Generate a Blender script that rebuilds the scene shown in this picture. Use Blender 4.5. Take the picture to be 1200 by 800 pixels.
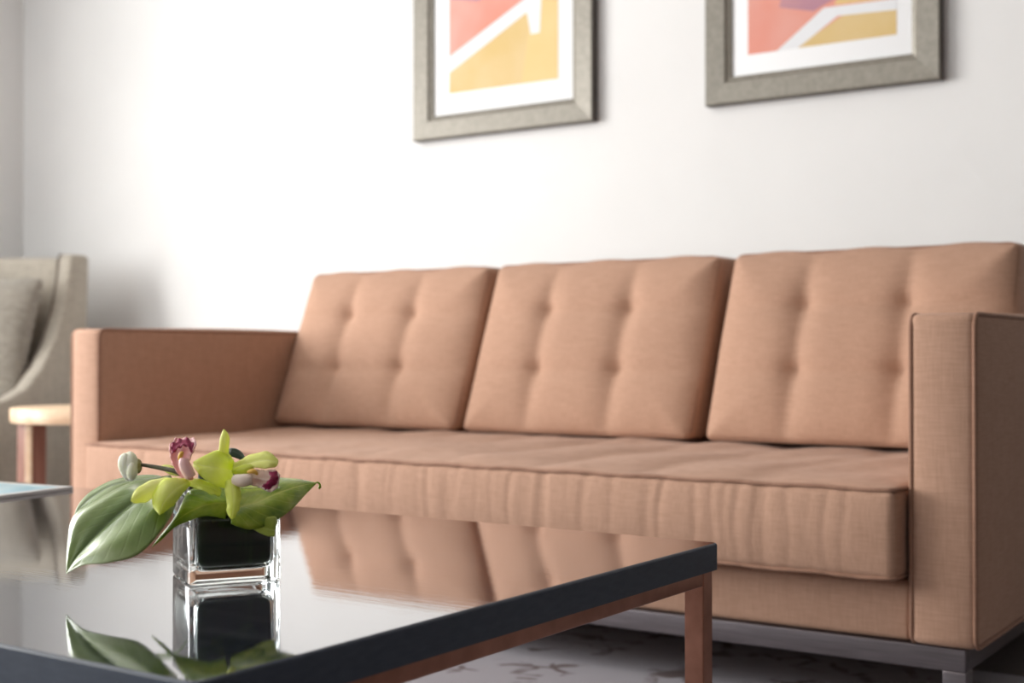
import bpy, bmesh, math, random
from mathutils import Vector, Matrix
random.seed(7)
S = bpy.context.scene
COL = S.collection
for o in list(bpy.data.objects): bpy.data.objects.remove(o)
R = math.radians

# ------------------------------------------------------------------ camera
CH = 0.62; FPX = 1550.0; YAW = R(34.2); PITCH = math.atan(18 / FPX)
cam = bpy.data.cameras.new('camera'); co = bpy.data.objects.new('camera', cam); COL.objects.link(co)
co.location = (0, 0, CH); co.rotation_euler = (R(90) + PITCH, 0, YAW)
cam.sensor_width = 36; cam.lens = 36 * FPX / 1200; cam.clip_start = .02; cam.clip_end = 60
cam.dof.use_dof = True; cam.dof.focus_distance = 1.50; cam.dof.aperture_fstop = 5.0
S.camera = co
# ------------------------------------------------------------------ world, daylight, exposure
w = bpy.data.worlds.new('daylight'); S.world = w; w.use_nodes = True
wn = w.node_tree.nodes['Background']; wn.inputs[0].default_value = (.80, .90, 1, 1); wn.inputs[1].default_value = 1.6
def area(name, loc, rot, sx, sy, e, c):
    l = bpy.data.lights.new(name, 'AREA'); l.shape = 'RECTANGLE'; l.size = sx; l.size_y = sy; l.energy = e; l.color = c
    o = bpy.data.objects.new(name, l); COL.objects.link(o); o.location = loc; o.rotation_euler = rot
    return o
area('window_daylight', (-5.08, 0.25, 1.50), (0, R(-90), 0), 1.9, 3.0, 235, (1, .975, .94))
area('rear_window_daylight', (-3.75, -3.15, 1.45), (R(90), 0, 0), 1.9, 1.9, 36, (.93, .97, 1))
area('added_leaf_gloss_light', (-2.0, 0.95, 2.735), (0, 0, 0), .55, .55, 9, (1, .93, .84))  # unseen overhead light, added to give the broad leaf a gloss highlight
S.view_settings.view_transform = 'Standard'; S.view_settings.look = 'None'
S.view_settings.exposure = 0.21; S.view_settings.gamma = 1; S.view_settings.use_curve_mapping = False
S.cycles.max_bounces = 14; S.cycles.diffuse_bounces = 6; S.cycles.glossy_bounces = 8
S.cycles.transmission_bounces = 12; S.cycles.transparent_max_bounces = 12
S.cycles.sample_clamp_indirect = 6; S.cycles.use_denoising = True

# ------------------------------------------------------------------ helpers
FW = Vector((-math.sin(YAW) * math.cos(PITCH), math.cos(YAW) * math.cos(PITCH), math.sin(PITCH)))
RT = Vector((math.cos(YAW), math.sin(YAW), 0)); UP = RT.cross(FW)
def at(px, py, d):
    """world point at distance d along the view axis"""
    return Vector((0, 0, CH)) + d * (FW + RT * ((px - 600) / FPX) + UP * ((400 - py) / FPX))

def obj(name, bm, mat, parent=None, smooth=True, kind=None):
    me = bpy.data.meshes.new(name)
    if isinstance(bm, tuple): me.from_pydata(*bm); me.update()
    else:
        bmesh.ops.recalc_face_normals(bm, faces=bm.faces); bm.to_mesh(me); bm.free()
    for m in (mat if isinstance(mat, (list, tuple)) else [mat]): me.materials.append(m)
    if smooth:
        me.shade_smooth()
    o = bpy.data.objects.new(name, me); COL.objects.link(o)
    if parent: o.parent = parent
    if kind: o['kind'] = kind
    return o
def tag(o, label, cat, group=None):
    o['label'] = label; o['category'] = cat
    if group: o['group'] = group
    return o
def empty(name, loc, label, cat, rz=0, group=None):
    o = bpy.data.objects.new(name, None); COL.objects.link(o); o.location = loc; o.rotation_euler = (0, 0, rz)
    o.empty_display_size = .05
    return tag(o, label, cat, group)
def auto(o, ang=35):
    """sharp edges by angle"""
    me = o.data; b = bmesh.new(); b.from_mesh(me)
    for e in b.edges:
        if len(e.link_faces) == 2 and e.calc_face_angle(0) > R(ang): e.smooth = False
    b.to_mesh(me); b.free(); return o
def ticks(a, b, r, step):
    L = b - a; r = min(r, L * .49)
    t = [a, a + r * .15, a + r * .4, a + r * .7, a + r]
    n = max(1, int(round((L - 2 * r) / step)))
    t += [a + r + (L - 2 * r) * i / n for i in range(1, n)]
    t += [b - r, b - r * .7, b - r * .4, b - r * .15, b]
    return t
def rbox(bm, x0, x1, y0, y1, z0, z1, r=.01, step=10, fn=None):
    """rounded box, gridded surface, optionally reshaped by fn(x, y, z, nx, ny, nz)"""
    st = step if isinstance(step, tuple) else (step,) * 3
    T = [ticks(x0, x1, r, st[0]), ticks(y0, y1, r, st[1]), ticks(z0, z1, r, st[2])]
    c = [(x0 + r, x1 - r), (y0 + r, y1 - r), (z0 + r, z1 - r)]
    V = {}
    def vert(i, j, k):
        if (i, j, k) in V: return V[i, j, k]
        p = Vector((T[0][i], T[1][j], T[2][k]))
        q = Vector([min(max(p[a], min(c[a])), max(c[a])) for a in range(3)])
        n = p - q
        if n.length > 1e-9: n.normalize(); p = q + n * r
        if fn: p = Vector(fn(p.x, p.y, p.z, n.x, n.y, n.z))
        V[i, j, k] = bm.verts.new(p); return V[i, j, k]
    nx, ny, nz = len(T[0]) - 1, len(T[1]) - 1, len(T[2]) - 1
    for i in range(nx):
        for j in range(ny):
            for k in (0, nz): bm.faces.new([vert(i, j, k), vert(i + 1, j, k), vert(i + 1, j + 1, k), vert(i, j + 1, k)])
        for k in range(nz):
            for j in (0, ny): bm.faces.new([vert(i, j, k), vert(i + 1, j, k), vert(i + 1, j, k + 1), vert(i, j, k + 1)])
    for j in range(ny):
        for k in range(nz):
            for i in (0, nx): bm.faces.new([vert(i, j, k), vert(i, j + 1, k), vert(i, j + 1, k + 1), vert(i, j, k + 1)])
    return bm
def RB(name, dims, r, mat, parent=None, step=10, fn=None, kind=None):
    return obj(name, rbox(bmesh.new(), *dims, r, step, fn), mat, parent, kind=kind)
def tube(bm, pts, rad, n=8, closed=False):
    pts = [Vector(p) for p in pts]; N = len(pts); rings = []
    rr = rad if isinstance(rad, (list, tuple)) else [rad] * N
    ref = None
    for i, p in enumerate(pts):
        a = pts[(i - 1) % N] if (closed or i > 0) else p
        b = pts[(i + 1) % N] if (closed or i < N - 1) else p
        t = (b - a).normalized()
        if ref is None:
            ref = t.orthogonal().normalized()
        ref = (ref - t * ref.dot(t)).normalized(); s = t.cross(ref)
        rings.append([bm.verts.new(p + rr[i] * (math.cos(2 * math.pi * k / n) * ref + math.sin(2 * math.pi * k / n) * s)) for k in range(n)])
    for i in range(N if closed else N - 1):
        A, B = rings[i], rings[(i + 1) % N]
        off = 0
        if closed and i == N - 1:
            off = min(range(n), key=lambda o_: (A[0].co - B[o_].co).length)
        for k in range(n): bm.faces.new([A[k], A[(k + 1) % n], B[(k + 1 + off) % n], B[(k + off) % n]])
    if not closed: bm.faces.new(rings[0]); bm.faces.new(rings[-1])
    return bm
def crom(P, n):
    """Catmull-Rom resample to n+1 points"""
    P = [Vector(p) for p in P]; m = len(P) - 1; out = []
    for i in range(n + 1):
        t = i / n * m; k = min(int(t), m - 1); f = t - k
        p0, p1, p2, p3 = P[max(k - 1, 0)], P[k], P[k + 1], P[min(k + 2, m)]
        out.append(.5 * ((2 * p1) + (p2 - p0) * f + (2 * p0 - 5 * p1 + 4 * p2 - p3) * f * f + (3 * p1 - p0 - 3 * p2 + p3) * f ** 3))
    return out
def rloop(h, r, z, seg=5, hy=None):
    hy = hy or h; out = []
    for cx, cy, a0 in ((h - r, hy - r, 0), (-h + r, hy - r, 90), (-h + r, -hy + r, 180), (h - r, -hy + r, 270)):
        for i in range(seg + 1):
            a = R(a0 + 90 * i / seg); out.append((cx + r * math.cos(a), cy + r * math.sin(a), z))
    return out
def lathe(bm, prof, n=48, cap0=True, cap1=True):
    rings = [[bm.verts.new((r * math.cos(2 * math.pi * k / n), r * math.sin(2 * math.pi * k / n), z)) for k in range(n)] for r, z in prof]
    for A, B in zip(rings, rings[1:]):
        for k in range(n): bm.faces.new([A[k], A[(k + 1) % n], B[(k + 1) % n], B[k]])
    if cap0: bm.faces.new(rings[0])
    if cap1: bm.faces.new(rings[-1])
    return bm
def prism(bm, poly, x0, x1, bev=.0):
    """profile in (y, z) swept along x, rim softened"""
    n = len(poly); C = Vector((sum(p[0] for p in poly) / n, sum(p[1] for p in poly) / n))
    def inset(d):
        out = []
        for i in range(n):
            a, b, c = Vector(poly[i - 1]), Vector(poly[i]), Vector(poly[(i + 1) % n])
            e1 = (b - a).normalized(); e2 = (c - b).normalized(); t = (e1 + e2).normalized()
            nn = Vector((-t.y, t.x)); k = 1 / max(.5, nn.dot(Vector((-e1.y, e1.x))))
            out.append(b + nn * d * k)
        return out
    area_ = sum(poly[i - 1][0] * poly[i][1] - poly[i][0] * poly[i - 1][1] for i in range(n))
    sgn = 1 if area_ > 0 else -1
    rings = []
    for x, d in ((x0, bev), (x0 + bev * .3, bev * .3), (x0 + bev, 0), (x1 - bev, 0), (x1 - bev * .3, bev * .3), (x1, bev)) if bev else ((x0, 0), (x1, 0)):
        rings.append([bm.verts.new((x, p.x, p.y)) for p in inset(sgn * d)])
    for A, B in zip(rings, rings[1:]):
        for k in range(n): bm.faces.new([A[k], A[(k + 1) % n], B[(k + 1) % n], B[k]])
    bm.faces.new(rings[0]); bm.faces.new(rings[-1]); return bm

# ------------------------------------------------------------------ materials
class M:
    def __init__(s, name, col=(.5, .5, .5), rough=.6, **kw):
        s.m = bpy.data.materials.new(name); s.m.use_nodes = True; s.t = s.m.node_tree; s.b = s.t.nodes['Principled BSDF']
        s.b.inputs['Base Color'].default_value = (*col, 1); s.b.inputs['Roughness'].default_value = rough
        for k, v in kw.items(): s.b.inputs[k.replace('_', ' ')].default_value = v
    def n(s, typ, **kw):
        n = s.t.nodes.new(typ)
        for k, v in kw.items():
            if k in n.inputs and not hasattr(n, k): n.inputs[k].default_value = v
            elif hasattr(n, k): setattr(n, k, v)
        return n
    def l(s, a, b): s.t.links.new(a, b)
    def coord(s, scale=(1, 1, 1), kind='Object', rot=(0, 0, 0)):
        c = s.n('ShaderNodeTexCoord'); m = s.n('ShaderNodeMapping'); m.inputs['Scale'].default_value = scale; m.inputs['Rotation'].default_value = rot
        s.l(c.outputs[kind], m.inputs[0]); return m.outputs[0]
    def noise(s, vec, scale, detail=3, rough=.5):
        n = s.n('ShaderNodeTexNoise'); n.inputs['Scale'].default_value = scale; n.inputs['Detail'].default_value = detail; n.inputs['Roughness'].default_value = rough
        s.l(vec, n.inputs['Vector']); return n.outputs[0]
    def ramp(s, fac, stops, interp='LINEAR'):
        r = s.n('ShaderNodeValToRGB'); r.color_ramp.interpolation = interp; e = r.color_ramp.elements
        while len(e) < len(stops): e.new(.5)
        for el, (p, c) in zip(e, stops): el.position = p; el.color = (*c, 1) if len(c) == 3 else c
        s.l(fac, r.inputs[0]); return r.outputs[0]
    def mix(s, fac, a, b, mode='MIX'):
        m = s.n('ShaderNodeMix'); m.data_type = 'RGBA'; m.blend_type = mode
        for sock, v in ((m.inputs[0], fac), (m.inputs[6], a), (m.inputs[7], b)):
            if hasattr(v, 'links') or hasattr(v, 'is_linked'): s.l(v, sock)
            elif isinstance(v, (int, float)): sock.default_value = v
            else: sock.default_value = (*v, 1)
        return m.outputs[2]
    def math(s, op, a, b=0.0, clamp=False):
        m = s.n('ShaderNodeMath'); m.operation = op; m.use_clamp = clamp
        for i, v in enumerate((a, b)):
            if isinstance(v, (int, float)): m.inputs[i].default_value = v
            else: s.l(v, m.inputs[i])
        return m.outputs[0]
    def bump(s, h, strength=.3, dist=.001):
        b = s.n('ShaderNodeBump'); b.inputs['Strength'].default_value = strength; b.inputs['Distance'].default_value = dist
        s.l(h, b.inputs['Height']); s.l(b.outputs[0], s.b.inputs['Normal'])
    def color(s, c): s.l(c, s.b.inputs['Base Color'])

def weave(name, c1, c2, scale=900, rough=.85, strength=.35, sheen=.08, slub=.5):
    m = M(name, c1, rough, Sheen_Weight=sheen, Sheen_Roughness=.5)
    m.b.inputs['Specular IOR Level'].default_value = .25
    a = m.noise(m.coord((1, 1, .06)), scale * .5, 2); b = m.noise(m.coord((.06, .06, 1)), scale * .5, 2)
    h = m.math('ADD', a, b); f = m.math('MULTIPLY', h, .5)
    big = m.noise(m.coord((1, 1, .12)), 60, 3)
    g = m.math('ADD', m.math('MULTIPLY', f, 1 - slub * .4), m.math('MULTIPLY', big, slub * .4))
    m.color(m.ramp(g, [(.36, c2), (.62, c1)])); m.bump(h, strength, .0012)
    return m.m
SOFA = weave('terracotta_weave', (.485, .295, .208), (.40, .235, .158), 900, slub=.25, strength=.25)
SOFAP = weave('terracotta_piping', (.34, .19, .13), (.27, .145, .095), 900)
CHAIR = weave('taupe_boucle', (.50, .455, .385), (.33, .295, .245), 600, strength=.5)
CHAIRD = weave('taupe_seam', (.22, .18, .15), (.15, .12, .10), 500)
PILL = M('taupe_pillow_cloth', (.25, .215, .175), .9, Sheen_Weight=.4)
_v = PILL.coord(); _n = PILL.noise(_v, 260, 4, .7); _n2 = PILL.noise(PILL.coord((1, 1, 2.5)), 26, 4, .6)
PILL.color(PILL.ramp(PILL.math('ADD', PILL.math('MULTIPLY', _n, .6), PILL.math('MULTIPLY', _n2, .4)), [(.35, (.19, .17, .14)), (.65, (.42, .38, .32))])); PILL.bump(PILL.math('ADD', _n, PILL.math('MULTIPLY', _n2, 2)), .7, .006); PILL = PILL.m

WALL = M('wallcovering', (.80, .795, .785), .75); WALL.b.inputs['Specular IOR Level'].default_value = .3
_a = WALL.noise(WALL.coord((1, 1, .15)), 220, 3); _b = WALL.noise(WALL.coord((.1, .1, 1)), 260, 3); _c = WALL.noise(WALL.coord(), 2.2, 4)
_s = WALL.math('ADD', _a, _b)
WALL.color(WALL.ramp(_c, [(.3, (.775, .77, .76)), (.7, (.815, .81, .80))])); WALL.bump(_s, .25, .0015); WALL = WALL.m
CEIL = M('ceiling_paint', (.62, .62, .61), .8).m
CARPET = M('carpet_pile', (.12, .10, .10), .95)
_n = CARPET.noise(CARPET.coord(), 180, 3); CARPET.color(CARPET.ramp(_n, [(.3, (.065, .052, .050)), (.7, (.14, .115, .11))])); CARPET.bump(_n, .5, .004); CARPET = CARPET.m
RUG = M('patterned_rug_pile', (.6, .6, .6), .95)
_v = RUG.coord(); _w = RUG.noise(_v, 5, 3); 
_vo = RUG.n('ShaderNodeTexVoronoi', feature='DISTANCE_TO_EDGE'); _vo.inputs['Scale'].default_value = 13
_mx = RUG.mix(.22, _v, _v)
_wn = RUG.n('ShaderNodeTexNoise'); _wn.inputs['Scale'].default_value = 7; RUG.l(_v, _wn.inputs['Vector'])
_add = RUG.mix(.12, _v, _wn.outputs['Color'], 'ADD'); RUG.l(_add, _vo.inputs['Vector'])
_line = RUG.ramp(_vo.outputs['Distance'], [(.05, (0, 0, 0)), (.13, (1, 1, 1))])
_brk = RUG.ramp(RUG.noise(_v, 9, 3), [(.52, (1, 1, 1)), (.60, (0, 0, 0))])
_f = RUG.mix(1.0, _line, _brk, 'LIGHTEN')
_fine = RUG.noise(_v, 400, 2)
RUG.color(RUG.mix(RUG.math('MULTIPLY', _fine, .25), RUG.mix(_f, (.12, .085, .085), (.36, .345, .38)), (.19, .17, .18))); RUG.bump(_fine, .5, .003); RUG = RUG.m

TOP = M('dark_lacquer', (.018, .021, .030), .045, IOR=2.0, Coat_Weight=1, Coat_IOR=1.62, Coat_Roughness=.022, Coat_Tint=(.96, .97, 1, 1))
_g = TOP.noise(TOP.coord((.9, 14, 1), rot=(0, 0, R(6))), 3.0, 6, .62)
_g2 = TOP.noise(TOP.coord((2, 60, 1), rot=(0, 0, R(6))), 2.5, 4, .6)
TOP.color(TOP.ramp(_g, [(.3, (.010, .012, .018)), (.55, (.028, .031, .040)), (.75, (.055, .055, .062))]))
TOP.l(TOP.ramp(_g2, [(.45, (.02, .02, .02)), (.8, (.09, .09, .09))]), TOP.b.inputs['Roughness'])
TOP.bump(TOP.math('ADD', _g, TOP.math('MULTIPLY', _g2, .8)), .022, .0022)
_bn = [n for n in TOP.t.nodes if n.type == 'BUMP'][0]; TOP.l(_bn.outputs[0], TOP.b.inputs['Coat Normal']); TOP = TOP.m
TEDGE = M('dark_lacquer_edge', (.028, .034, .045), .42, IOR=1.5)
_g = TEDGE.noise(TEDGE.coord((8, 8, 30)), 6, 5, .6); TEDGE.color(TEDGE.ramp(_g, [(.3, (.022, .034, .056)), (.8, (.042, .058, .086))])); TEDGE = TEDGE.m
COPPER = M('copper_metal', (.42, .20, .14), .33, Metallic=.85)
_g = COPPER.noise(COPPER.coord((4, 4, 4)), 8, 3); COPPER.color(COPPER.ramp(_g, [(.3, (.34, .155, .105)), (.7, (.45, .215, .15))])); COPPER = COPPER.m
STEEL = M('brushed_steel', (.2, .18, .185), .34, Metallic=.9)
_g = STEEL.noise(STEEL.coord((1, 1, 60)), 10, 3); STEEL.color(STEEL.ramp(_g, [(.3, (.16, .14, .15)), (.7, (.27, .245, .255))])); STEEL = STEEL.m
OAK = M('light_oak', (.65, .42, .25), .45)
_g = OAK.noise(OAK.coord((2, 16, 6)), 4, 5, .6); OAK.color(OAK.ramp(_g, [(.3, (.66, .43, .26)), (.55, (.78, .58, .40)), (.75, (.84, .67, .50))])); OAK = OAK.m
REDW = M('reddish_wood', (.26, .12, .085), .45)
_g = REDW.noise(REDW.coord((20, 20, 2)), 4, 4); REDW.color(REDW.ramp(_g, [(.3, (.21, .09, .065)), (.7, (.32, .155, .115))])); REDW = REDW.m
FRAME = M('grey_brown_frame', (.215, .195, .165), .42, Metallic=.25)
_g = FRAME.noise(FRAME.coord((10, 10, 10)), 8, 4); FRAME.color(FRAME.ramp(_g, [(.3, (.20, .182, .150)), (.7, (.265, .245, .205))])); FRAME = FRAME.m
MAT = M('white_mount_board', (.86, .87, .88), .7).m
FSIDE = M('dark_frame_side', (.055, .042, .035), .5).m
def flat(name, c, c2=None, sc=3):
    m = M(name, c, .55)
    if c2: m.color(m.ramp(m.noise(m.coord((1, 1, 1)), sc, 3), [(.35, c), (.65, c2)]))
    return m.m
CORAL = flat('hazy_coral_ink', (.70, .235, .165), (.70, .34, .28), 4)  # haze of glass glare put into the ink as a paler, duller coral
YEL = flat('ochre_ink', (.62, .43, .15), (.66, .49, .24), 5)
YELL = flat('pale_ochre_ink', (.72, .53, .23), (.70, .49, .19), 5)
PURP = flat('plum_ink', (.42, .20, .26), (.50, .24, .26), 6)
BAND = flat('pale_grey_ink', (.74, .75, .77))
GLASS = M('clear_glass', (1, 1, 1), .0, IOR=1.5, Transmission_Weight=1).m
GLASS.node_tree.nodes['Principled BSDF'].inputs['Base Color'].default_value = (.93, .985, .975, 1)
PANE = M('window_pane', (1, 1, 1), .0, IOR=1.45, Transmission_Weight=1).m
WHITEP = M('white_paint', (.82, .82, .81), .4).m

def leafmat(name, dark, mid, pale, rough=.35, vein=.25, coat=.4, blotch=5, ribc=None, nv=9, ribw=.03, trans=.22):
    m = M(name, mid, rough, Coat_Weight=coat, Coat_Roughness=.28 if coat > .9 else .16, Subsurface_Weight=.0)
    uv = m.n('ShaderNodeUVMap'); sep = m.n('ShaderNodeSeparateXYZ'); m.l(uv.outputs[0], sep.inputs[0])
    u, v = sep.outputs[0], sep.outputs[1]
    au = m.math('ABSOLUTE', m.math('SUBTRACT', u, .5))
    ph = m.math('SUBTRACT', m.math('MULTIPLY', v, nv), m.math('MULTIPLY', au, nv * .75))
    fr = m.math('FRACT', ph); pp = m.math('ABSOLUTE', m.math('SUBTRACT', fr, .5))
    vline = m.ramp(pp, [(.0, (1, 1, 1)), (.12, (0, 0, 0))])
    rib = m.ramp(au, [(.006, (1, 1, 1)), (ribw, (0, 0, 0))])
    n = m.noise(m.coord(), blotch * 8, 4)
    base = m.ramp(n, [(.30, dark), (.52, mid), (.75, pale)])
    c = m.mix(m.math('MULTIPLY', vline, vein), base, pale); c = m.mix(m.math('MULTIPLY', rib, .7), c, ribc or pale)
    m.color(c)
    h = m.math('SUBTRACT', m.math('MULTIPLY', m.noise(m.coord(), 120, 3), .25), m.math('MULTIPLY', m.math('ADD', vline, rib), .6))
    m.bump(h, .35, .0010)
    tr = m.n('ShaderNodeBsdfTranslucent'); m.l(c, tr.inputs[0]); mx = m.n('ShaderNodeMixShader'); mx.inputs[0].default_value = trans
    out = m.t.nodes['Material Output']; m.l(m.b.outputs[0], mx.inputs[1]); m.l(tr.outputs[0], mx.inputs[2]); m.l(mx.outputs[0], out.inputs[0])
    return m.m
LEAF_A = leafmat('painted_sheen_leaf', (.17, .28, .05), (.28, .39, .12), (.44, .53, .27), .30, .10, 1.0, 3, ribc=(.05, .11, .008), ribw=.2)  # leaf sheen put into the base colour as pale silvery tones
LEAF_D = leafmat('mottled_green_leaf', (.16, .30, .012), (.38, .52, .03), (.68, .72, .12), .38, .25, .5, 5, trans=.32)
LEAF_P = leafmat('pale_green_leaf', (.28, .40, .03), (.42, .52, .06), (.60, .66, .15), .4, .15, .3, 4)
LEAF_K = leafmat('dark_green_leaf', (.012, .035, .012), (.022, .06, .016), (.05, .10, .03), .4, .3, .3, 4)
PETAL = leafmat('lime_petal', (.74, .82, .08), (.80, .87, .14), (.92, .94, .38), .5, .10, .05, 2, nv=3, trans=.42)
PETAL2 = leafmat('cream_lime_petal', (.84, .87, .22), (.90, .92, .34), (.96, .95, .58), .5, .08, .05, 2, nv=3, trans=.42)
LIP = leafmat('pink_lip', (.88, .40, .42), (.92, .56, .56), (.95, .78, .76), .5, .2, .05, 3, nv=3)
LIPW = leafmat('blush_lip', (.82, .55, .48), (.90, .74, .64), (.94, .86, .76), .5, .2, .05, 3, nv=3)
MAG = flat('magenta_fringe', (.20, .004, .035), (.38, .015, .09), 400)
THROAT = flat('golden_throat', (.85, .50, .08))
BUDM = M('ivory_bud', (.80, .80, .66), .5, Subsurface_Weight=.15, Subsurface_Radius=(.01, .008, .004))
_g = BUDM.noise(BUDM.coord((1, 1, .4)), 90, 3); BUDM.color(BUDM.ramp(_g, [(.3, (.76, .78, .50)), (.6, (.92, .92, .80))])); BUDM = BUDM.m
STEM = flat('brown_green_stem', (.07, .05, .03), (.10, .10, .04), 200)
CAL = flat('olive_calyx', (.32, .27, .10), (.48, .44, .22), 200)

# ------------------------------------------------------------------ setting
XL, XR, YF, YB, ZC = -4.91, 4.2, -3.1, 3.5, 2.75
def slab(name, dims, mat, parent=None, kind='structure'):
    bm = bmesh.new(); x0, x1, y0, y1, z0, z1 = dims
    v = [bm.verts.new(p) for p in ((x0, y0, z0), (x1, y0, z0), (x1, y1, z0), (x0, y1, z0), (x0, y0, z1), (x1, y0, z1), (x1, y1, z1), (x0, y1, z1))]
    for f in ((3, 2, 1, 0), (4, 5, 6, 7), (0, 1, 5, 4), (1, 2, 6, 5), (2, 3, 7, 6), (3, 0, 4, 7)): bm.faces.new([v[i] for i in f])
    return obj(name, bm, mat, parent, smooth=False, kind=kind if not parent else None)
slab('floor', (XL - .1, XR + .1, YF - .1, YB + .1, -.1, 0), CARPET)
slab('ceiling', (XL - .1, XR + .1, YF - .1, YB + .1, ZC, ZC + .1), CEIL)
slab('wall_back', (XL - .1, XR + .1, YB, YB + .1, 0, ZC), WALL)
DARKWALL = M('dark_unseen_wall', (.16, .09, .055), .5).m  # right wall out of view, made dark to cut bounce onto the sofa arm
slab('wall_right', (XR, XR + .1, YF, YB, 0, ZC), DARKWALL)
def wall_hole(name, axis, c0, c1, a0, a1, h0, h1, z0, z1, mat):
    """wall with one opening, as a single mesh of four blocks"""
    bm = bmesh.new()
    def blk(p0, p1, q0, q1):
        if axis == 'x': pts = [(c, p, q) for c in (c0, c1) for p in (p0, p1) for q in (q0, q1)]
        else: pts = [(p, c, q) for c in (c0, c1) for p in (p0, p1) for q in (q0, q1)]
        v = [bm.verts.new(p) for p in pts]
        for f in ((0, 1, 3, 2), (4, 6, 7, 5), (0, 4, 5, 1), (2, 3, 7, 6), (0, 2, 6, 4), (1, 5, 7, 3)): bm.faces.new([v[i] for i in f])
    blk(a0, h0, 0, ZC); blk(h1, a1, 0, ZC); blk(h0, h1, 0, z0); blk(h0, h1, z1, ZC)
    return obj(name, bm, mat, smooth=False, kind='structure')
WY0, WY1, WZ0, WZ1 = -1.30, 1.80, .52, 2.48
wall_hole('wall_left', 'x', XL - .1, XL, YF, YB, WY0, WY1, WZ0, WZ1, WALL)
wall_hole('wall_front', 'y', YF - .1, YF, XL, XR, -4.7, -2.8, .45, 2.4, WALL)
def window(name, axis, c, h0, h1, z0, z1, nm):
    bm = bmesh.new()
    def bar(a0, a1, b0, b1):
        d = (c - .05, c + .01)
        rbox(bm, *((d[0], d[1], a0, a1) if axis == 'x' else (a0, a1, d[0], d[1])), b0, b1, .004)
    t = .05
    bar(h0, h1, z0, z0 + t); bar(h0, h1, z1 - t, z1); bar(h0, h0 + t, z0, z1); bar(h1 - t, h1, z0, z1)
    for i in range(1, nm): x = h0 + (h1 - h0) * i / nm; bar(x - t / 2, x + t / 2, z0 + t, z1 - t)
    return obj(name, bm, WHITEP, kind='structure')
window('window_1', 'x', XL - .03, WY0, WY1, WZ0, WZ1, 3)
window('window_2', 'y', YF - .03, -4.7, -2.8, .45, 2.4, 2)

# ------------------------------------------------------------------ rug
rug = RB('rug', (-3.15, .3, -.3, 2.64, .0, .012), .005, RUG, step=.5)
tag(rug, 'off-white rug with dark scribbled pattern beneath the black coffee table', 'rug')

# ------------------------------------------------------------------ sofa
sofa = empty('sofa', (0, 0, 0), 'terracotta woven three-seat sofa with square arms and button-tufted back cushions', 'sofa')
SX0, SX1, AT = -2.770, -.695, .112
SY0, SY1 = 2.20, 3.20
def ptube(name, pts, r, parent, mat=SOFAP, closed=True):
    return obj(name, tube(bmesh.new(), pts, r, 8, closed), mat, parent)
def rect_path(ax, c, a0, a1, b0, b1, r, seg=4):
    out = []
    for ca, cb, s in ((a1 - r, b1 - r, 0), (a0 + r, b1 - r, 90), (a0 + r, b0 + r, 180), (a1 - r, b0 + r, 270)):
        for i in range(seg + 1):
            t = R(s + 90 * i / seg); a, b = ca + r * math.cos(t), cb + r * math.sin(t)
            out.append((c, a, b) if ax == 'x' else (a, c, b) if ax == 'y' else (a, b, c))
    return out
def arm(x0, x1):
    def fn(x, y, z, nx, ny, nz):
        if z > .5: z += .008 * math.sin(math.pi * (y - SY0) / (SY1 - SY0)) * (1 if nz > .5 else 0)
        if ny < -.5: y -= .006 * math.sin(math.pi * min(1, max(0, (x - x0) / (x1 - x0))))
        return x, y, z
    a = RB('arm', (x0, x1, SY0, SY1, .142, .692), .016, SOFA, sofa, step=(.03, .12, .12), fn=fn)
    for x in (x0 + .004, x1 - .004): ptube('piping', rect_path('x', x, SY0 + .002, SY1 - .002, .144, .690, .02), .0042, a)
    return a
arm(SX0 - AT, SX0); arm(SX1, SX1 + AT)
# upholstered base rail and back frame
RB('base_rail', (SX0 + .001, SX1 - .001, SY0 + .015, SY1 - .02, .142, .243), .012, SOFA, sofa, step=(.3, .3, .1))
def bf(x, y, z, nx, ny, nz): return x, y + max(0, z - .42) * .385, z
RB('back_frame', (SX0 + .001, SX1 - .001, 2.968, 3.055, .246, .80), .02, SOFA, sofa, step=(.3, .05, .08), fn=bf)
# steel plinth frame and legs
bm = bmesh.new()
for d in ((SX0 - .09, SX1 + .09, SY0 + .01, SY0 + .04), (SX0 - .09, SX1 + .09, SY1 - .05, SY1 - .02), (SX0 - .09, SX0 - .06, SY0 + .04, SY1 - .05), (SX1 + .06, SX1 + .09, SY0 + .04, SY1 - .05)):
    rbox(bm, *d, .102, .141, .003)
obj('steel_rail', bm, STEEL, sofa)
for x in (SX0 - .09, SX1 + .052):
    for y in (SY0 + .008, SY1 - .058):
        RB('leg', (x, x + .04, y, y + .04, .0125 if y < 2.6 else .0, .103), .003, STEEL, sofa)
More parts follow.
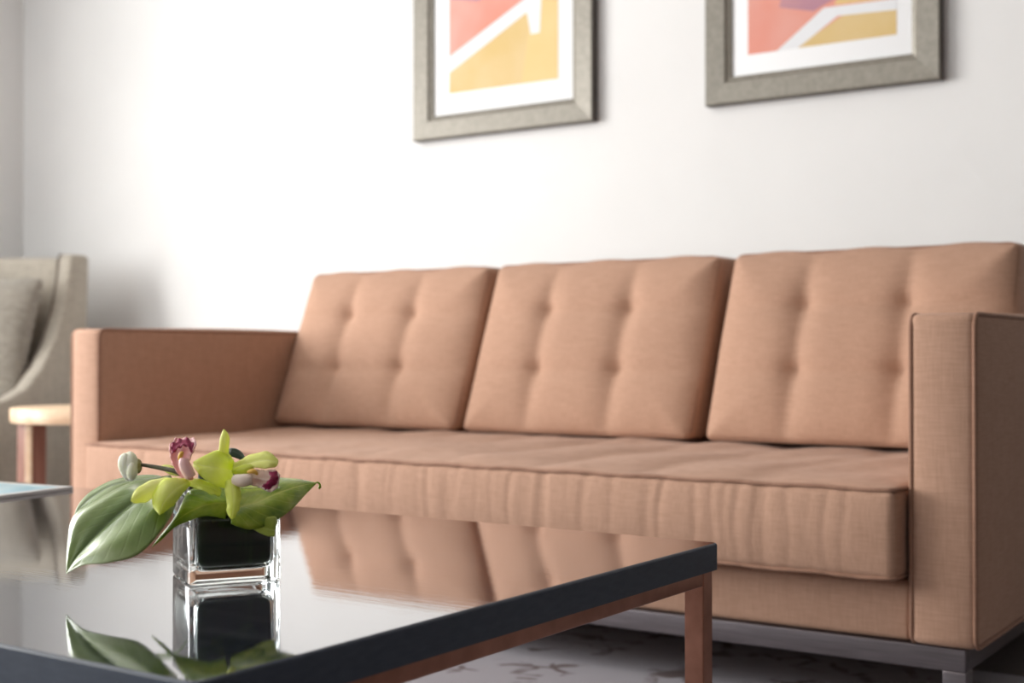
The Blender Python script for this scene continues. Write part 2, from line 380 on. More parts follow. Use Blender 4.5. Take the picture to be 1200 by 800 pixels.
# seat cushion : one long bench
TX0, TX1, TY0, TY1, TZ0, TZ1 = SX0 + .006, SX1 - .006, 2.152, 2.96, .250, .402
SEAMS = [TX0 + (TX1 - TX0) * k / 9 for k in range(1, 9)]
rnd = random.Random(3)
PUCK = [(rnd.uniform(TX0 + .1, TX1 - .05), rnd.uniform(.003, .007), rnd.uniform(.3, 1)) for _ in range(110)]
def seatfn(x, y, z, nx, ny, nz):
    ex = min(x - TX0, TX1 - x); ey = min(y - TY0, TY1 - y)
    if nz > .3:
        crown = .018 * (1 - math.exp(-max(0, y - TY0) / .12)) * (1 - math.exp(-max(0, ex) / .10))
        s = min(abs(x + .03 * math.sin(9 * y) - q) for q in SEAMS)
        t = -.0045 * math.exp(-(s / .035) ** 2) * (1 - math.exp(-max(0, y - TY0) / .05))
        wv = .0035 * math.sin(7.3 * x + 9 * y) * math.sin(5.1 * y * 2 + 2 * x) + .003 * math.sin(23 * x - 11 * y)
        z += (crown + t + wv * (1 - math.exp(-max(0, ey) / .05))) * nz
    if ny < -.3:
        zz = (z - TZ0) / (TZ1 - TZ0); b = math.sin(math.pi * min(1, max(0, zz)))
        y -= .010 * b * (1 - math.exp(-max(0, ex) / .05))
        for q, wd, am in PUCK:
            d = (x - q + .004 * math.sin(zz * 6 + q * 40)) / wd
            if abs(d) < 3: y += .0014 * am * math.exp(-d * d) * (.35 + .65 * zz)
        for q in SEAMS:
            d = (x - q) / .012
            if abs(d) < 3: y += .0016 * math.exp(-d * d)
    if abs(nx) > .5: x += .0 * nx
    return x, y, z
seat = RB('seat_cushion', (TX0, TX1, TY0, TY1, TZ0, TZ1), .016, SOFA, sofa, step=(.0055, .03, .02), fn=seatfn)
def seatline(z):
    pts = []
    n = 150
    for i in range(n + 1): pts.append((TX0 + .004 + (TX1 - TX0 - .008) * i / n, TY0 + .003 + .0012 * math.sin(i * 1.7), z + .0012 * math.sin(i * .55)))
    return [(TX0 + .003, TY1 - .1, z), (TX0 + .003, TY0 + .05, z)] + pts + [(TX1 - .003, TY0 + .05, z), (TX1 - .003, TY1 - .1, z)]
ptube('piping', seatline(TZ1 - .002), .0038, seat, closed=False)
ptube('piping', seatline(TZ0 + .004), .0038, seat, closed=False)
# back cushions
BZ0, BZ1, BT = .424, .870, .128
def yfront(z): return 2.822 + (z - BZ0) * .388
def back_cushion(x0, x1, k):
    W = x1 - x0; H = BZ1 - BZ0
    bu = (.305, .662); bv = (.363, .705)
    rr = random.Random(k)
    def puff(x, z):
        u = (x - x0) / W; v = (z - BZ0) / H
        e = min(u * W, (1 - u) * W, v * H, (1 - v) * H)
        edge = 1 - math.exp(-max(0, e) / .045)
        du = min(abs(u - b) for b in bu) * W; dv = min(abs(v - b) for b in bv) * H
        vlen = 1 if True else 0
        h = .042 * edge - .020 * math.exp(-(du / .032) ** 1.3) * edge - .0095 * math.exp(-(dv / .018) ** 1.2) * edge
        for b in bu:
            for c in bv:
                rr_ = math.hypot((u - b) * W, (v - c) * H); h -= .017 * math.exp(-(rr_ / .024) ** 1.2)
        h += .0025 * math.sin(u * 9 + k * 2 + v * 4) * edge
        return h
    def fn(x, y, z, nx, ny, nz):
        yy = y + (z - BZ0) * .388
        if ny < 0: yy -= puff(x, z) * min(1, -ny * 1.4) * 1.0
        else:
            zz = (z - BZ0) / H
        if nz > .5: z += .006 * math.sin(math.pi * 3 * (x - x0) / W) ** 2
        if abs(nx) > .5: x += .005 * nx * math.sin(math.pi * min(1, max(0, (z - BZ0) / H)))
        return x, yy, z
    c = RB('back_cushion', (x0, x1, 2.822, 2.822 + BT, BZ0, BZ1), .016, SOFA, sofa, step=(.011, .03, .011), fn=fn)
    path = [(p[0], yfront(p[2]) + .004, p[2]) for p in rect_path('y', 0, x0 + .004, x1 - .004, BZ0 + .004, BZ1 - .002, .02)]
    ptube('piping', path, .0036, c)
    for b in bu:
        for q in bv:
            x = x0 + b * W; z = BZ0 + q * H; bmm = bmesh.new()
            lathe(bmm, [(.009, 0), (.010, .002), (.008, .005), (.004, .0068)], 14)
            ob = obj('button', bmm, SOFA, c); ob.location = (x, yfront(z) - puff(x, z) + .002, z); ob.rotation_euler = (R(90 - 21), 0, 0)
    return c
back_cushion(-2.766, -2.106, 0); back_cushion(-2.078, -1.410, 1); back_cushion(-1.372, -.700, 2)

# ------------------------------------------------------------------ coffee table
TZ = .39; CX0, CX1, CY0, CY1 = -2.36, -.711, .648, 1.503
ct = empty('coffee_table', (0, 0, 0), 'low square-edged coffee table with glossy black top and copper legs', 'table')
def slabtop():
    bm = bmesh.new(); cx, cy = (CX0 + CX1) / 2, (CY0 + CY1) / 2; hx, hy = (CX1 - CX0) / 2, (CY1 - CY0) / 2
    loops = [(-.0, TZ - .033), (.0, TZ - .0025), (.0008, TZ - .0008), (.0025, TZ)]
    rings = [[bm.verts.new((cx + p[0], cy + p[1], z)) for p in rloop(hx - i, .007, z, 5, hy - i)] for i, z in loops]
    n = len(rings[0])
    for A, B in zip(rings, rings[1:]):
        for k in range(n): bm.faces.new([A[k], A[(k + 1) % n], B[(k + 1) % n], B[k]])
    bm.faces.new(rings[0]).material_index = 1; f = bm.faces.new(rings[-1])
    for fa in bm.faces:
        if fa is not f: fa.material_index = 1
    return bm
tt = obj('table_top', slabtop(), [TOP, TEDGE], ct, smooth=False)
FZ = TZ - .0335; fi = .006; bt = .026; bh = .017
for nm, d in (('apron', (CX0 + fi + bt, CX1 - fi - bt, CY0 + fi, CY0 + fi + bt)), ('apron', (CX0 + fi + bt, CX1 - fi - bt, CY1 - fi - bt, CY1 - fi)),
              ('apron', (CX0 + fi, CX0 + fi + bt, CY0 + fi + bt, CY1 - fi - bt)), ('apron', (CX1 - fi - bt, CX1 - fi, CY0 + fi + bt, CY1 - fi - bt))):
    RB(nm, (*d, FZ - bh, FZ), .002, COPPER, ct)
for x in (CX0 + fi, CX1 - fi - bt):
    for y in (CY0 + fi, CY1 - fi - bt): RB('leg', (x, x + bt, y, y + bt, .0125, FZ), .002, COPPER, ct)

# ------------------------------------------------------------------ framed prints
def frame(x0, x1, z0, h, label, art):
    fw = .078; yb = YB - .002; z1 = z0 + h
    t = empty('framed_print', ((x0 + x1) / 2, yb, z0), label, 'picture', group='framed prints above the sofa')
    O = Vector(t.location)
    # mitred moulding: profile swept round the rectangle, one strip per side
    prof = [(0, 0), (0, .030), (.004, .034), (.060, .030), (.066, .024), (fw, .020), (fw, .004)]
    corners = [((x0, z0), (1, 1)), ((x1, z0), (-1, 1)), ((x1, z1), (-1, -1)), ((x0, z1), (1, -1))]
    for i in range(4):
        bm = bmesh.new(); (a, da), (b, db) = corners[i], corners[(i + 1) % 4]
        A = [bm.verts.new((a[0] + da[0] * u - O.x, yb - v - O.y, a[1] + da[1] * u - O.z)) for u, v in prof]
        B = [bm.verts.new((b[0] + db[0] * u - O.x, yb - v - O.y, b[1] + db[1] * u - O.z)) for u, v in prof]
        for k in range(len(prof)):
            f = bm.faces.new([A[k], A[(k + 1) % len(prof)], B[(k + 1) % len(prof)], B[k]]); f.material_index = 1 if k == 0 else 0
        bm.faces.new(A); bm.faces.new(B)
        obj('moulding', bm, [FRAME, FSIDE], t, smooth=False)
    def polys(name, items, dy, mats):
        bm = bmesh.new()
        for k, (poly, mi) in enumerate(items):
            vs = [bm.verts.new((px - O.x, yb - dy - k * .00015 - O.y, pz - O.z)) for px, pz in poly]; bm.faces.new(vs).material_index = mi
        return bm
    mb = rbox(bmesh.new(), x0 + fw - .004 - O.x, x1 - fw + .004 - O.x, yb - .014 - O.y, yb - .004 - O.y, z0 + fw - .004 - O.z, z1 - fw + .004 - O.z, .001)
    obj('mount_board', mb, MAT, t)
    me = bpy.data.meshes.new('art_print'); bm = polys('art_print', art, .0145, None)
    bmesh.ops.recalc_face_normals(bm, faces=bm.faces)
    for f in bm.faces:
        if f.normal.y > 0: f.normal_flip()
    bm.to_mesh(me); bm.free()
    for m in (CORAL, YEL, YELL, PURP, BAND): me.materials.append(m)
    a = bpy.data.objects.new('art_print', me); COL.objects.link(a); a.parent = t
    return t
PB, PT = 1.487, 2.04
a1 = [([(-2.618, PB), (-2.193, PB), (-2.193, PT), (-2.618, PT)], 1),
      ([(-2.618, 1.60), (-2.28, 1.745), (-2.18 - .013, 1.80), (-2.193, PT), (-2.618, PT)], 0),
      ([(-2.33, PB), (-2.193, PB), (-2.193, 1.80), (-2.26, 1.76), (-2.305, 1.64)], 2),
      ([(-2.618, 1.555), (-2.31, 1.712), (-2.296, 1.64), (-2.262, 1.64), (-2.255, 1.752), (-2.193, 1.80), (-2.193, 1.845), (-2.30, 1.765), (-2.618, 1.608)], 4),
      ([(-2.618, 1.80), (-2.50, 1.775), (-2.44, 1.80), (-2.40, 1.88), (-2.50, 1.98), (-2.618, 1.97)], 3)]
a2 = [([(-1.555, PB - .008), (-1.128, PB - .008), (-1.128, PT), (-1.555, PT)], 0),
      ([(-1.415, PB - .008), (-1.128, PB - .008), (-1.128, 1.548), (-1.275, 1.552)], 1),
      ([(-1.468, PB - .008), (-1.405, PB - .008), (-1.29, 1.552), (-1.128, 1.545), (-1.128, 1.575), (-1.33, 1.580)], 4),
      ([(-1.300, 1.584), (-1.128, 1.577), (-1.128, 1.62), (-1.27, 1.63)], 2),
      ([(-1.46, 1.60), (-1.36, 1.575), (-1.30, 1.60), (-1.32, 1.70), (-1.44, 1.70)], 3)]
frame(-2.757, -2.059, 1.340, .84, 'grey-framed abstract print with mostly yellow lower half, above first back cushions', a1)
frame(-1.682, -1.008, 1.343, .84, 'grey-framed abstract print with coral corner and small yellow wedge, above the last back cushion', a2)

# ------------------------------------------------------------------ armchair
ac = empty('armchair', (-4.36, 2.755, 0), 'taupe upholstered armchair with swooping arms in the room corner', 'chair', rz=R(20))
prof = [(.40, .10), (.415, .60), (.430, 1.0), (.405, 1.008), (.33, 1.005), (.312, .99), (.295, .90), (.262, .79), (.21, .68), (.13, .58), (.04, .51), (-.06, .475), (-.2, .455), (-.36, .45), (-.385, .43), (-.385, .10)]
for x0, x1 in ((.285, .345), (-.345, -.285)):
    a = obj('arm', prism(bmesh.new(), prof, x0, x1, .012), CHAIR, ac); auto(a, 50)
    xi = x0 + .003 if x0 > 0 else x1 - .003
    pp = crom([(xi, y, z) for y, z in prof[4:15]], 40)
    obj('piping', tube(bmesh.new(), pp, .004, 6), CHAIRD, a)
def acb(x, y, z, nx, ny, nz): return x, y + .08 * (z - .3) - (.02 * math.cos(x / .28 * 1.5) if ny < -.3 else 0), z + (.004 * math.cos(x / .28 * 1.5) if nz > .5 else 0)
RB('backrest', (-.286, .286, .275, .365, .30, .995), .035, CHAIR, ac, step=(.08, .05, .1), fn=acb)
RB('seat_base', (-.286, .286, -.375, .30, .10, .30), .015, CHAIR, ac)
RB('seat_cushion', (-.282, .282, -.39, .21, .302, .455), .04, CHAIR, ac, step=.08)
for x in (-.33, .29):
    for y in (-.35, .34): RB('leg', (x, x + .04, y, y + .04, 0, .102), .004, REDW, ac)
def pillow(size, thick):
    def fn(x, y, z, nx, ny, nz):
        u, v = x / (size / 2), z / (size / 2)
        f = (max(0, 1 - abs(u) ** 3.2) * max(0, 1 - abs(v) ** 3.2)) ** .5
        wr = .006 * math.sin(v * 22 + u * 3) * max(0, abs(u) - .45) * (1 - abs(u)) * 6
        pinch = 1 - .055 * (1 - abs(v) ** 2) * abs(u); pz = 1 - .055 * (1 - abs(u) ** 2) * abs(v)
        rim = .004 * math.sin(v * 30) * (abs(u) > .9)
        return x * pinch + rim, (y * (.10 + .9 * f)) + (wr if y < 0 else 0), z * pz
    return rbox(bmesh.new(), -size / 2, size / 2, -thick / 2, thick / 2, -size / 2, size / 2, .01, .02, fn)
pl = obj('throw_pillow', pillow(.46, .15), PILL)
ctr = Matrix.Translation(ac.location) @ Matrix.Rotation(R(20), 4, 'Z') @ Vector((.052, .150, .695))
pl.location = ctr; pl.rotation_euler = (R(-13), R(3), R(20))
tag(pl, 'crinkled taupe throw pillow leaning against the armchair back', 'pillow')

# ------------------------------------------------------------------ side table
st = empty('side_table', (-3.465, 2.72, 0), 'small round side table with pale oak top between armchair and sofa', 'table', rz=YAW)
obj('table_top', lathe(bmesh.new(), [(.232, .415), (.238, .418), (.238, .425), (.2365, .4262), (.240, .428), (.240, .458), (.238, .4605), (.234, .4615)], 64), OAK, st); auto(st.children[0], 40)
for k in range(4):
    a = R(212 + 90 * k); ao = a + R(58)
    L = bpy.data.objects.new('leg', None)
    bm = bmesh.new()
    for s in (1, -1):
        rot = Matrix.Rotation(ao + s * R(58), 4, 'Z')
        b2 = rbox(bmesh.new(), -.048, -.002, -.009, .009, 0, .4145, .002)
        tmp = bpy.data.meshes.new('t'); b2.to_mesh(tmp); b2.free()
        tmp.transform(Matrix.Translation(Vector((math.cos(a) * .185, math.sin(a) * .185, 0))) @ rot); bm.from_mesh(tmp); bpy.data.meshes.remove(tmp)
    bpy.data.objects.remove(L)
    lg = obj('leg', bm, REDW, st)
    b3 = rbox(bmesh.new(), -.004, .010, -.0105, .0105, .0, .4146, .002)
    tmp = bpy.data.meshes.new('t'); b3.to_mesh(tmp); b3.free(); bm = bmesh.new()
    tmp.transform(Matrix.Translation(Vector((math.cos(a) * .185, math.sin(a) * .185, 0))) @ Matrix.Rotation(ao, 4, 'Z')); bm.from_mesh(tmp); bpy.data.meshes.remove(tmp)
    e = obj('edge_strip', bm, OAK, lg); e['label'] = 'pale oak edge strip'

# ------------------------------------------------------------------ magazine
COVER = M('magazine_cover', (.4, .7, .85), .3, Coat_Weight=.5)
_uv = COVER.n('ShaderNodeUVMap'); _sp = COVER.n('ShaderNodeSeparateXYZ'); COVER.l(_uv.outputs[0], _sp.inputs[0])
def _box(o, a, b):
    p = COVER.math('GREATER_THAN', o, a); q = COVER.math('LESS_THAN', o, b); return COVER.math('MULTIPLY', p, q)
_in = COVER.math('MULTIPLY', _box(_sp.outputs[0], .07, .93), _box(_sp.outputs[1], .06, .94))
_nn = COVER.noise(COVER.coord((1, 1, 1), 'UV'), 2.6, 2)
COVER.color(COVER.mix(_in, (.85, .86, .87), COVER.ramp(_nn, [(.35, (.30, .62, .76)), (.5, (.50, .78, .90)), (.65, (.68, .87, .94))]))); COVER = COVER.m
PAPER = M('paper_edges', (.82, .82, .82), .7).m
mg = empty('magazine', (-1.915, 1.468, TZ), 'thin magazine with pale blue cover lying at the coffee table corner', 'magazine')
e1 = Vector((.17, -.985, 0)); e2 = Vector((-.992, -.12, 0)).normalized()
def sheet(z, th, LW, LH, curl, name, mat):
    nu, nv = 14, 14; vs = []; fs = []; uvs = []
    for layer in (0, 1):
        for i in range(nu + 1):
            for j in range(nv + 1):
                u, v = i / nu, j / nv
                c = curl * (math.sin(math.pi * min(1, u * 1.15)) * .55 * (v ** .6) + .45 * v ** 2 * u)
                p = e1 * (u * LW) + e2 * (v * LH); vs.append((p.x, p.y, z + (th if layer else 0) + c)); uvs.append((u, v))
    N = (nu + 1) * (nv + 1); idx = lambda l, i, j: l * N + i * (nv + 1) + j
    for i in range(nu):
        for j in range(nv):
            fs.append((idx(1, i, j), idx(1, i + 1, j), idx(1, i + 1, j + 1), idx(1, i, j + 1))); fs.append((idx(0, i, j + 1), idx(0, i + 1, j + 1), idx(0, i + 1, j), idx(0, i, j)))
    for i in range(nu):
        for j in (0, nv): fs.append((idx(0, i, j), idx(0, i + 1, j), idx(1, i + 1, j), idx(1, i, j)))
    for j in range(nv):
        for i in (0, nu): fs.append((idx(0, i, j), idx(0, i, j + 1), idx(1, i, j + 1), idx(1, i, j)))
    o = obj(name, (vs, [], fs), mat, mg)
    b = bmesh.new(); b.from_mesh(o.data); bmesh.ops.recalc_face_normals(b, faces=b.faces)
    ul = b.loops.layers.uv.new('UVMap'); b.verts.ensure_lookup_table()
    for f in b.faces:
        for lp in f.loops: lp[ul].uv = uvs[lp.vert.index]
    b.to_mesh(o.data); b.free(); auto(o, 40); return o
sheet(.0006, .0045, .275, .21, .004, 'pages', PAPER)
sheet(.0054, .0006, .280, .214, .007, 'cover', COVER)

# ------------------------------------------------------------------ glass vase
VC = Vector((-1.0265, .978, TZ)); VR = R(59.5); VH = .0468; VZ = .0965
vz = bpy.data.objects
def vase():
    bm = bmesh.new()
    L = [(VH - .003, .0065, .0002), (VH - .0008, .0065, .0010), (VH, .0065, .003), (VH, .0065, VZ - .0015), (VH - .0012, .0060, VZ), (VH - .0046, .005, VZ), (VH - .0058, .0045, VZ - .0015),
         (VH - .0066, .006, .022), (VH - .0080, .008, .017), (VH - .013, .010, .0138), (VH - .022, .010, .0128)]
    rings = [[bm.verts.new(p) for p in rloop(h, r, z, 6)] for h, r, z in L]; n = len(rings[0])
    for A, B in zip(rings, rings[1:]):
        for k in range(n): bm.faces.new([A[k], A[(k + 1) % n], B[(k + 1) % n], B[k]])
    bm.faces.new(rings[0]); bm.faces.new(rings[-1]); return bm
va = obj('glass_vase', vase(), GLASS); va.location = VC; va.rotation_euler = (0, 0, VR); auto(va, 60)
tag(va, 'clear thick-walled cube glass vase standing on the glossy coffee table', 'vase')
# leaf wrapped inside the vase
def liner():
    bm = bmesh.new(); n = None
    zt = lambda p: VZ - .013 + .004 * math.sin(60 * p[0] + 2) - .003 * math.cos(45 * p[1])
    L = [(VH - .0125, .009, .0150), (VH - .0093, .009, .0185), (VH - .0078, .007, .024), (VH - .0072, .006, .05), (VH - .0070, .006, None), (VH - .0080, .006, None), (VH - .0084, .006, .05), (VH - .0092, .007, .026), (VH - .0110, .009, .0195), (VH - .0140, .009, .0165)]
    rings = []
    for h, r, z in L:
        rings.append([bm.verts.new((p[0], p[1], zt(p) if z is None else z + .0012 * math.sin(70 * p[0] + 50 * p[1]))) for p in rloop(h, r, 0, 6)])
    n = len(rings[0])
    for A, B in zip(rings, rings[1:]):
        for k in range(n): bm.faces.new([A[k], A[(k + 1) % n], B[(k + 1) % n], B[k]])
    bm.faces.new(rings[0]); bm.faces.new(rings[-1]); return bm
LINM = M('wet_dark_leaf', (.012, .030, .014), .35)
_g = LINM.noise(LINM.coord((60, 60, 6)), 1.2, 4); LINM.color(LINM.ramp(_g, [(.35, (.008, .014, .014)), (.6, (.010, .030, .012)), (.8, (.03, .07, .02))])); LINM = LINM.m
ln = obj('lining_leaf', liner(), LINM); ln.location = VC; ln.rotation_euler = (0, 0, VR)
tag(ln, 'very dark green leaf wrapped round inside the glass vase', 'leaf')

# ------------------------------------------------------------------ leaves and petals
D0 = 1.372
def blade(name, mid, left, right, mat, parent=None, cup=0., ruffle=0., n=26, m=7, th=.0009, rf=9, off=None, pleat=0.):
    Mi, Le, Ri = (crom([at(p[0], p[1], D0 + p[2]) for p in q], n) for q in (mid, left, right))
    vs, fs, uv = [], [], []
    org = off or Mi[0].copy()
    for i in range(n + 1):
        tang = (Mi[min(i + 1, n)] - Mi[max(i - 1, 0)]).normalized()
        for j in range(-m, m + 1):
            t = abs(j) / m; E = Le[i] if j < 0 else Ri[i]
            side = (E - Mi[i]); nn = (Ri[i] - Le[i]).cross(tang)
            nn = nn.normalized() if nn.length > 1e-9 else -FW
            if nn.dot(-FW) < 0: nn = -nn
            wd = side.length
            p = Mi[i] + side * t + nn * (pleat * math.sin(t * 11 + .6) * min(1, wd / .02) * min(1, 5 * (1 - t)) + cup * wd * 4 * t * (1 - t) + ruffle * (t ** 3) * math.sin(i / n * rf * 2 * math.pi + (2 if j < 0 else 0)) * min(1, wd / .006))
            vs.append(p - org); uv.append(((j + m) / (2 * m), i / n))
    w_ = 2 * m + 1
    for i in range(n):
        for j in range(w_ - 1): fs.append((i * w_ + j, i * w_ + j + 1, (i + 1) * w_ + j + 1, (i + 1) * w_ + j))
    o = obj(name, ([tuple(v) for v in vs], [], fs), mat, parent); o.location = org
    ul = o.data.uv_layers.new(name='UVMap')
    for lp in o.data.loops: ul.data[lp.index].uv = uv[lp.vertex_index]
    sd = o.modifiers.new('thick', 'SOLIDIFY'); sd.thickness = th; sd.offset = 0
    return o
G = 'green leaves of the arrangement'
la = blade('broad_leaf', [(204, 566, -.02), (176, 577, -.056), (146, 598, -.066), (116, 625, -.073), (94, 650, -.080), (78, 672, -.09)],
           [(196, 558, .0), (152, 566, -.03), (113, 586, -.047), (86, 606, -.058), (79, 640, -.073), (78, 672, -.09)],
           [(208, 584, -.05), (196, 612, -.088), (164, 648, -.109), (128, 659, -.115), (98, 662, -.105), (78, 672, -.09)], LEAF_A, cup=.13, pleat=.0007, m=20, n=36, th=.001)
tag(la, 'large broad leaf with painted-in silvery sheen arching over table beside vase, pointed tip lowest', 'leaf', G)
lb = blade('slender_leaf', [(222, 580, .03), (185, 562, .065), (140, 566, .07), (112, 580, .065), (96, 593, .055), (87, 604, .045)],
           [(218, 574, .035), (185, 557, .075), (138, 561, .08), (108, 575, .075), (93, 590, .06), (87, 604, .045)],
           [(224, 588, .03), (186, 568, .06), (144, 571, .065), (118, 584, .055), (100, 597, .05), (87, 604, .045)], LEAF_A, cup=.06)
tag(lb, 'slender green leaf curving behind the large sheen-painted leaf', 'leaf', G)
lc = blade('folded_leaf', [(268, 590, -.05), (254, 590, -.055), (238, 593, -.06), (219, 602, -.06), (200, 616, -.065), (188, 630, -.07), (178, 641, -.075)],
           [(268, 568, -.01), (252, 568, -.015), (235, 570, -.03), (220, 577, -.045), (206, 605, -.055), (190, 625, -.065), (178, 641, -.075)],
           [(264, 608, -.055), (250, 605, -.06), (236, 605, -.06), (220, 611, -.062), (204, 618, -.067), (191, 631, -.07), (178, 641, -.075)], LEAF_D, cup=.05)
tag(lc, 'yellow-green leaf folded over the vase front with thin curled tail', 'leaf', G)
ld = blade('broad_leaf', [(270, 598, -.05), (284, 594, -.04), (304, 588, -.03), (326, 578, -.015), (346, 571, .005), (358, 568, .02), (371, 566, .03)],
           [(284, 565, .03), (296, 560, .035), (312, 559, .035), (330, 560, .035), (346, 561, .035), (358, 563, .035), (371, 566, .03)],
           [(271, 613, -.07), (280, 617, -.068), (296, 620, -.06), (318, 613, -.045), (340, 598, -.02), (357, 580, .01), (371, 566, .03)], LEAF_D, cup=.08, th=.001)
tag(ld, 'broad mottled green leaf pointing away from the dark-red-lipped bloom towards the sofa', 'leaf', G)
tl = obj('leaf_tip', tube(bmesh.new(), crom([at(369, 566, D0 + .03), at(372, 565, D0 + .03), at(374.5, 567, D0 + .03), at(375, 570, D0 + .03), at(373.5, 572, D0 + .03)], 12), [.0007 + .0004 * math.sin(i / 12 * 3) + (.0006 if i > 8 else 0) for i in range(13)], 8), LEAF_D, None)
tl.data.transform(Matrix.Translation(-ld.location)); tl.parent = ld
le = blade('small_leaf', [(296, 612, -.050), (308, 618, -.052), (318, 621, -.052), (322, 622, -.05)],
           [(300, 606, -.05), (312, 606, -.045), (322, 605, -.04), (325, 610, -.04)],
           [(294, 618, -.056), (304, 624, -.058), (314, 628, -.058), (322, 628, -.056)], LEAF_P, cup=.05, n=12)
tag(le, 'small pale green leaf tucked under the mottled leaf at the vase front', 'leaf', G)
lf = blade('curled_leaf', [(262, 532, .035), (270, 528, .035), (279, 531, .035), (287, 538, .03)],
           [(264, 528, .04), (272, 525, .04), (281, 528, .04), (288, 536, .03)],
           [(262, 538, .03), (270, 535, .03), (278, 537, .03), (286, 540, .03)], LEAF_K, cup=.1, n=14)
tag(lf, 'dark green curled leaf peeping out behind the lime petals', 'leaf', G)
lh = blade('rear_leaf', [(232, 560, .03), (252, 566, .03), (276, 572, .02), (298, 578, .01)],
           [(232, 545, .045), (252, 548, .045), (276, 552, .04), (298, 560, .03)],
           [(232, 580, -.0), (252, 588, -.01), (276, 592, -.02), (298, 596, -.02)], LEAF_K, cup=.1, n=14)
tag(lh, 'dark leaf filling the gap beneath both blooms', 'leaf', G)

def oval(a, b, wl, wr, da, db, bulge=.35, dside=0., n=10):
    """mid/left/right control lines of a petal from base a to tip b (pixels), half widths wl, wr"""
    mid, le_, ri = [], [], []
    dx, dy = b[0] - a[0], b[1] - a[1]; L = math.hypot(dx, dy); nx, ny = -dy / L, dx / L
    for i in range(n + 1):
        t = i / n; wf = .28 + .72 * math.sin(math.pi * t) if t < .5 else max(0, 1 - ((t - .5) / .5) ** 2.2) ** .75
        wf = min(1, wf); d = da + (db - da) * t - bulge * .01 * math.sin(math.pi * t)
        x, y = a[0] + dx * t, a[1] + dy * t
        mid.append((x, y, d)); le_.append((x - nx * wl * wf, y - ny * wl * wf, d + dside)); ri.append((x + nx * wr * wf, y + ny * wr * wf, d + dside))
    return mid, le_, ri
def flower(name, px, py, d, label):
    t = empty(name, at(px, py, D0 + d), label, 'flower', group='orchid blooms in the vase'); return t
def child(o, t, local=True):
    o.location = o.location - t.location; o.parent = t; return o
# first bloom (pink lip raised)
f1 = flower('orchid_bloom', 221, 562, -.03, 'lime orchid bloom whose pink dark-fringed lip stands upright')
child(blade('petal', [(207, 563, -.055), (195, 567, -.07), (181, 572, -.082), (166, 580, -.094), (154, 587, -.104)],
            [(206, 560, -.05), (192, 560, -.062), (175, 564, -.074), (160, 573, -.088), (153, 586, -.104)],
            [(207, 567, -.055), (195, 575, -.068), (182, 582, -.08), (168, 589, -.092), (156, 589, -.104)], PETAL2, cup=.16, ruffle=.0010, rf=4), f1)
child(blade('petal', [(221, 564, -.058), (209, 571, -.078), (199, 580, -.092), (191, 591, -.103), (187, 603, -.112)],
            [(216, 561, -.055), (194, 561, -.070), (181, 575, -.084), (179, 591, -.098), (187, 603, -.112)],
            [(223, 568, -.058), (214, 578, -.076), (206, 589, -.09), (197, 597, -.101), (187, 603, -.112)], PETAL, cup=.17, ruffle=.0006, rf=3), f1)
child(blade('petal', [(219, 565, -.045), (231, 567, -.052), (243, 570, -.058), (252, 574, -.06), (259, 578, -.06)],
            [(221, 560, -.045), (232, 561, -.05), (244, 564, -.054), (254, 568, -.056), (259, 574, -.058)],
            [(217, 568, -.048), (230, 572, -.056), (243, 577, -.064), (251, 580, -.066), (258, 581, -.064)], PETAL, cup=.14, ruffle=.0012, rf=3), f1)
child(blade('petal', *oval((214, 556), (189, 546), 5, 5, .0, .01, .3, .003), PETAL2, cup=.1), f1)
def lipset(t, mid, le_, ri, mat, fr, col, thr):
    l = child(blade('lip', mid, le_, ri, mat, cup=-.25, ruffle=.0012, n=22, rf=6), t)
    base = Vector(t.location) + l.location
    fm, fl, frr = fr
    q = blade('lip_fringe', fm, fl, frr, MAG, cup=.1, ruffle=.0022, n=22, rf=4, m=5, off=base); q.location = (0, 0, 0); q.parent = l
    q['label'] = 'dark magenta fringe'
    pts, rad = col
    bm = tube(bmesh.new(), [p - Vector(t.location) for p in crom([at(a, b, D0 + c) for a, b, c in pts], 14)], [rad[0] + (rad[1] - rad[0]) * math.sin(math.pi * (.25 + .6 * i / 14)) for i in range(15)], 12)
    o = obj('column', bm, LIPW if mat is LIPW else LIP, t)
    bm = tube(bmesh.new(), [p - Vector(t.location) for p in crom([at(a, b, D0 + c) for a, b, c in thr], 8)], [.0008, .0016, .0021, .0023, .0024, .0023, .002, .0016, .0008], 10)
    obj('throat_ridge', bm, THROAT, t)
lipset(f1, [(221, 562, -.055), (214, 551, -.050), (209, 540, -.046), (211, 529, -.042), (214, 520, -.036), (217, 512, -.030)],
       [(213, 561, -.05), (206, 551, -.05), (201, 540, -.048), (199, 530, -.046), (199, 521, -.042), (206, 513, -.032)],
       [(227, 561, -.05), (223, 550, -.05), (222, 540, -.048), (226, 530, -.046), (230, 520, -.042), (227, 512, -.032)], LIP,
       ([(201, 528, -.052), (205, 523, -.049), (212, 520, -.047), (219, 519, -.047), (226, 525, -.050)],
        [(200, 524, -.050), (203, 519, -.046), (211, 515, -.042), (220, 514, -.042), (228, 520, -.047)],
        [(202, 532, -.054), (207, 527, -.052), (213, 523, -.051), (219, 523, -.051), (225, 530, -.053)]),
       ([(224, 559, -.060), (219, 550, -.061), (216, 543, -.061), (216, 537, -.060)], (.0030, .0060)),
       [(211, 541, -.058), (211, 535, -.060), (213, 531, -.061), (215, 530, -.060)])
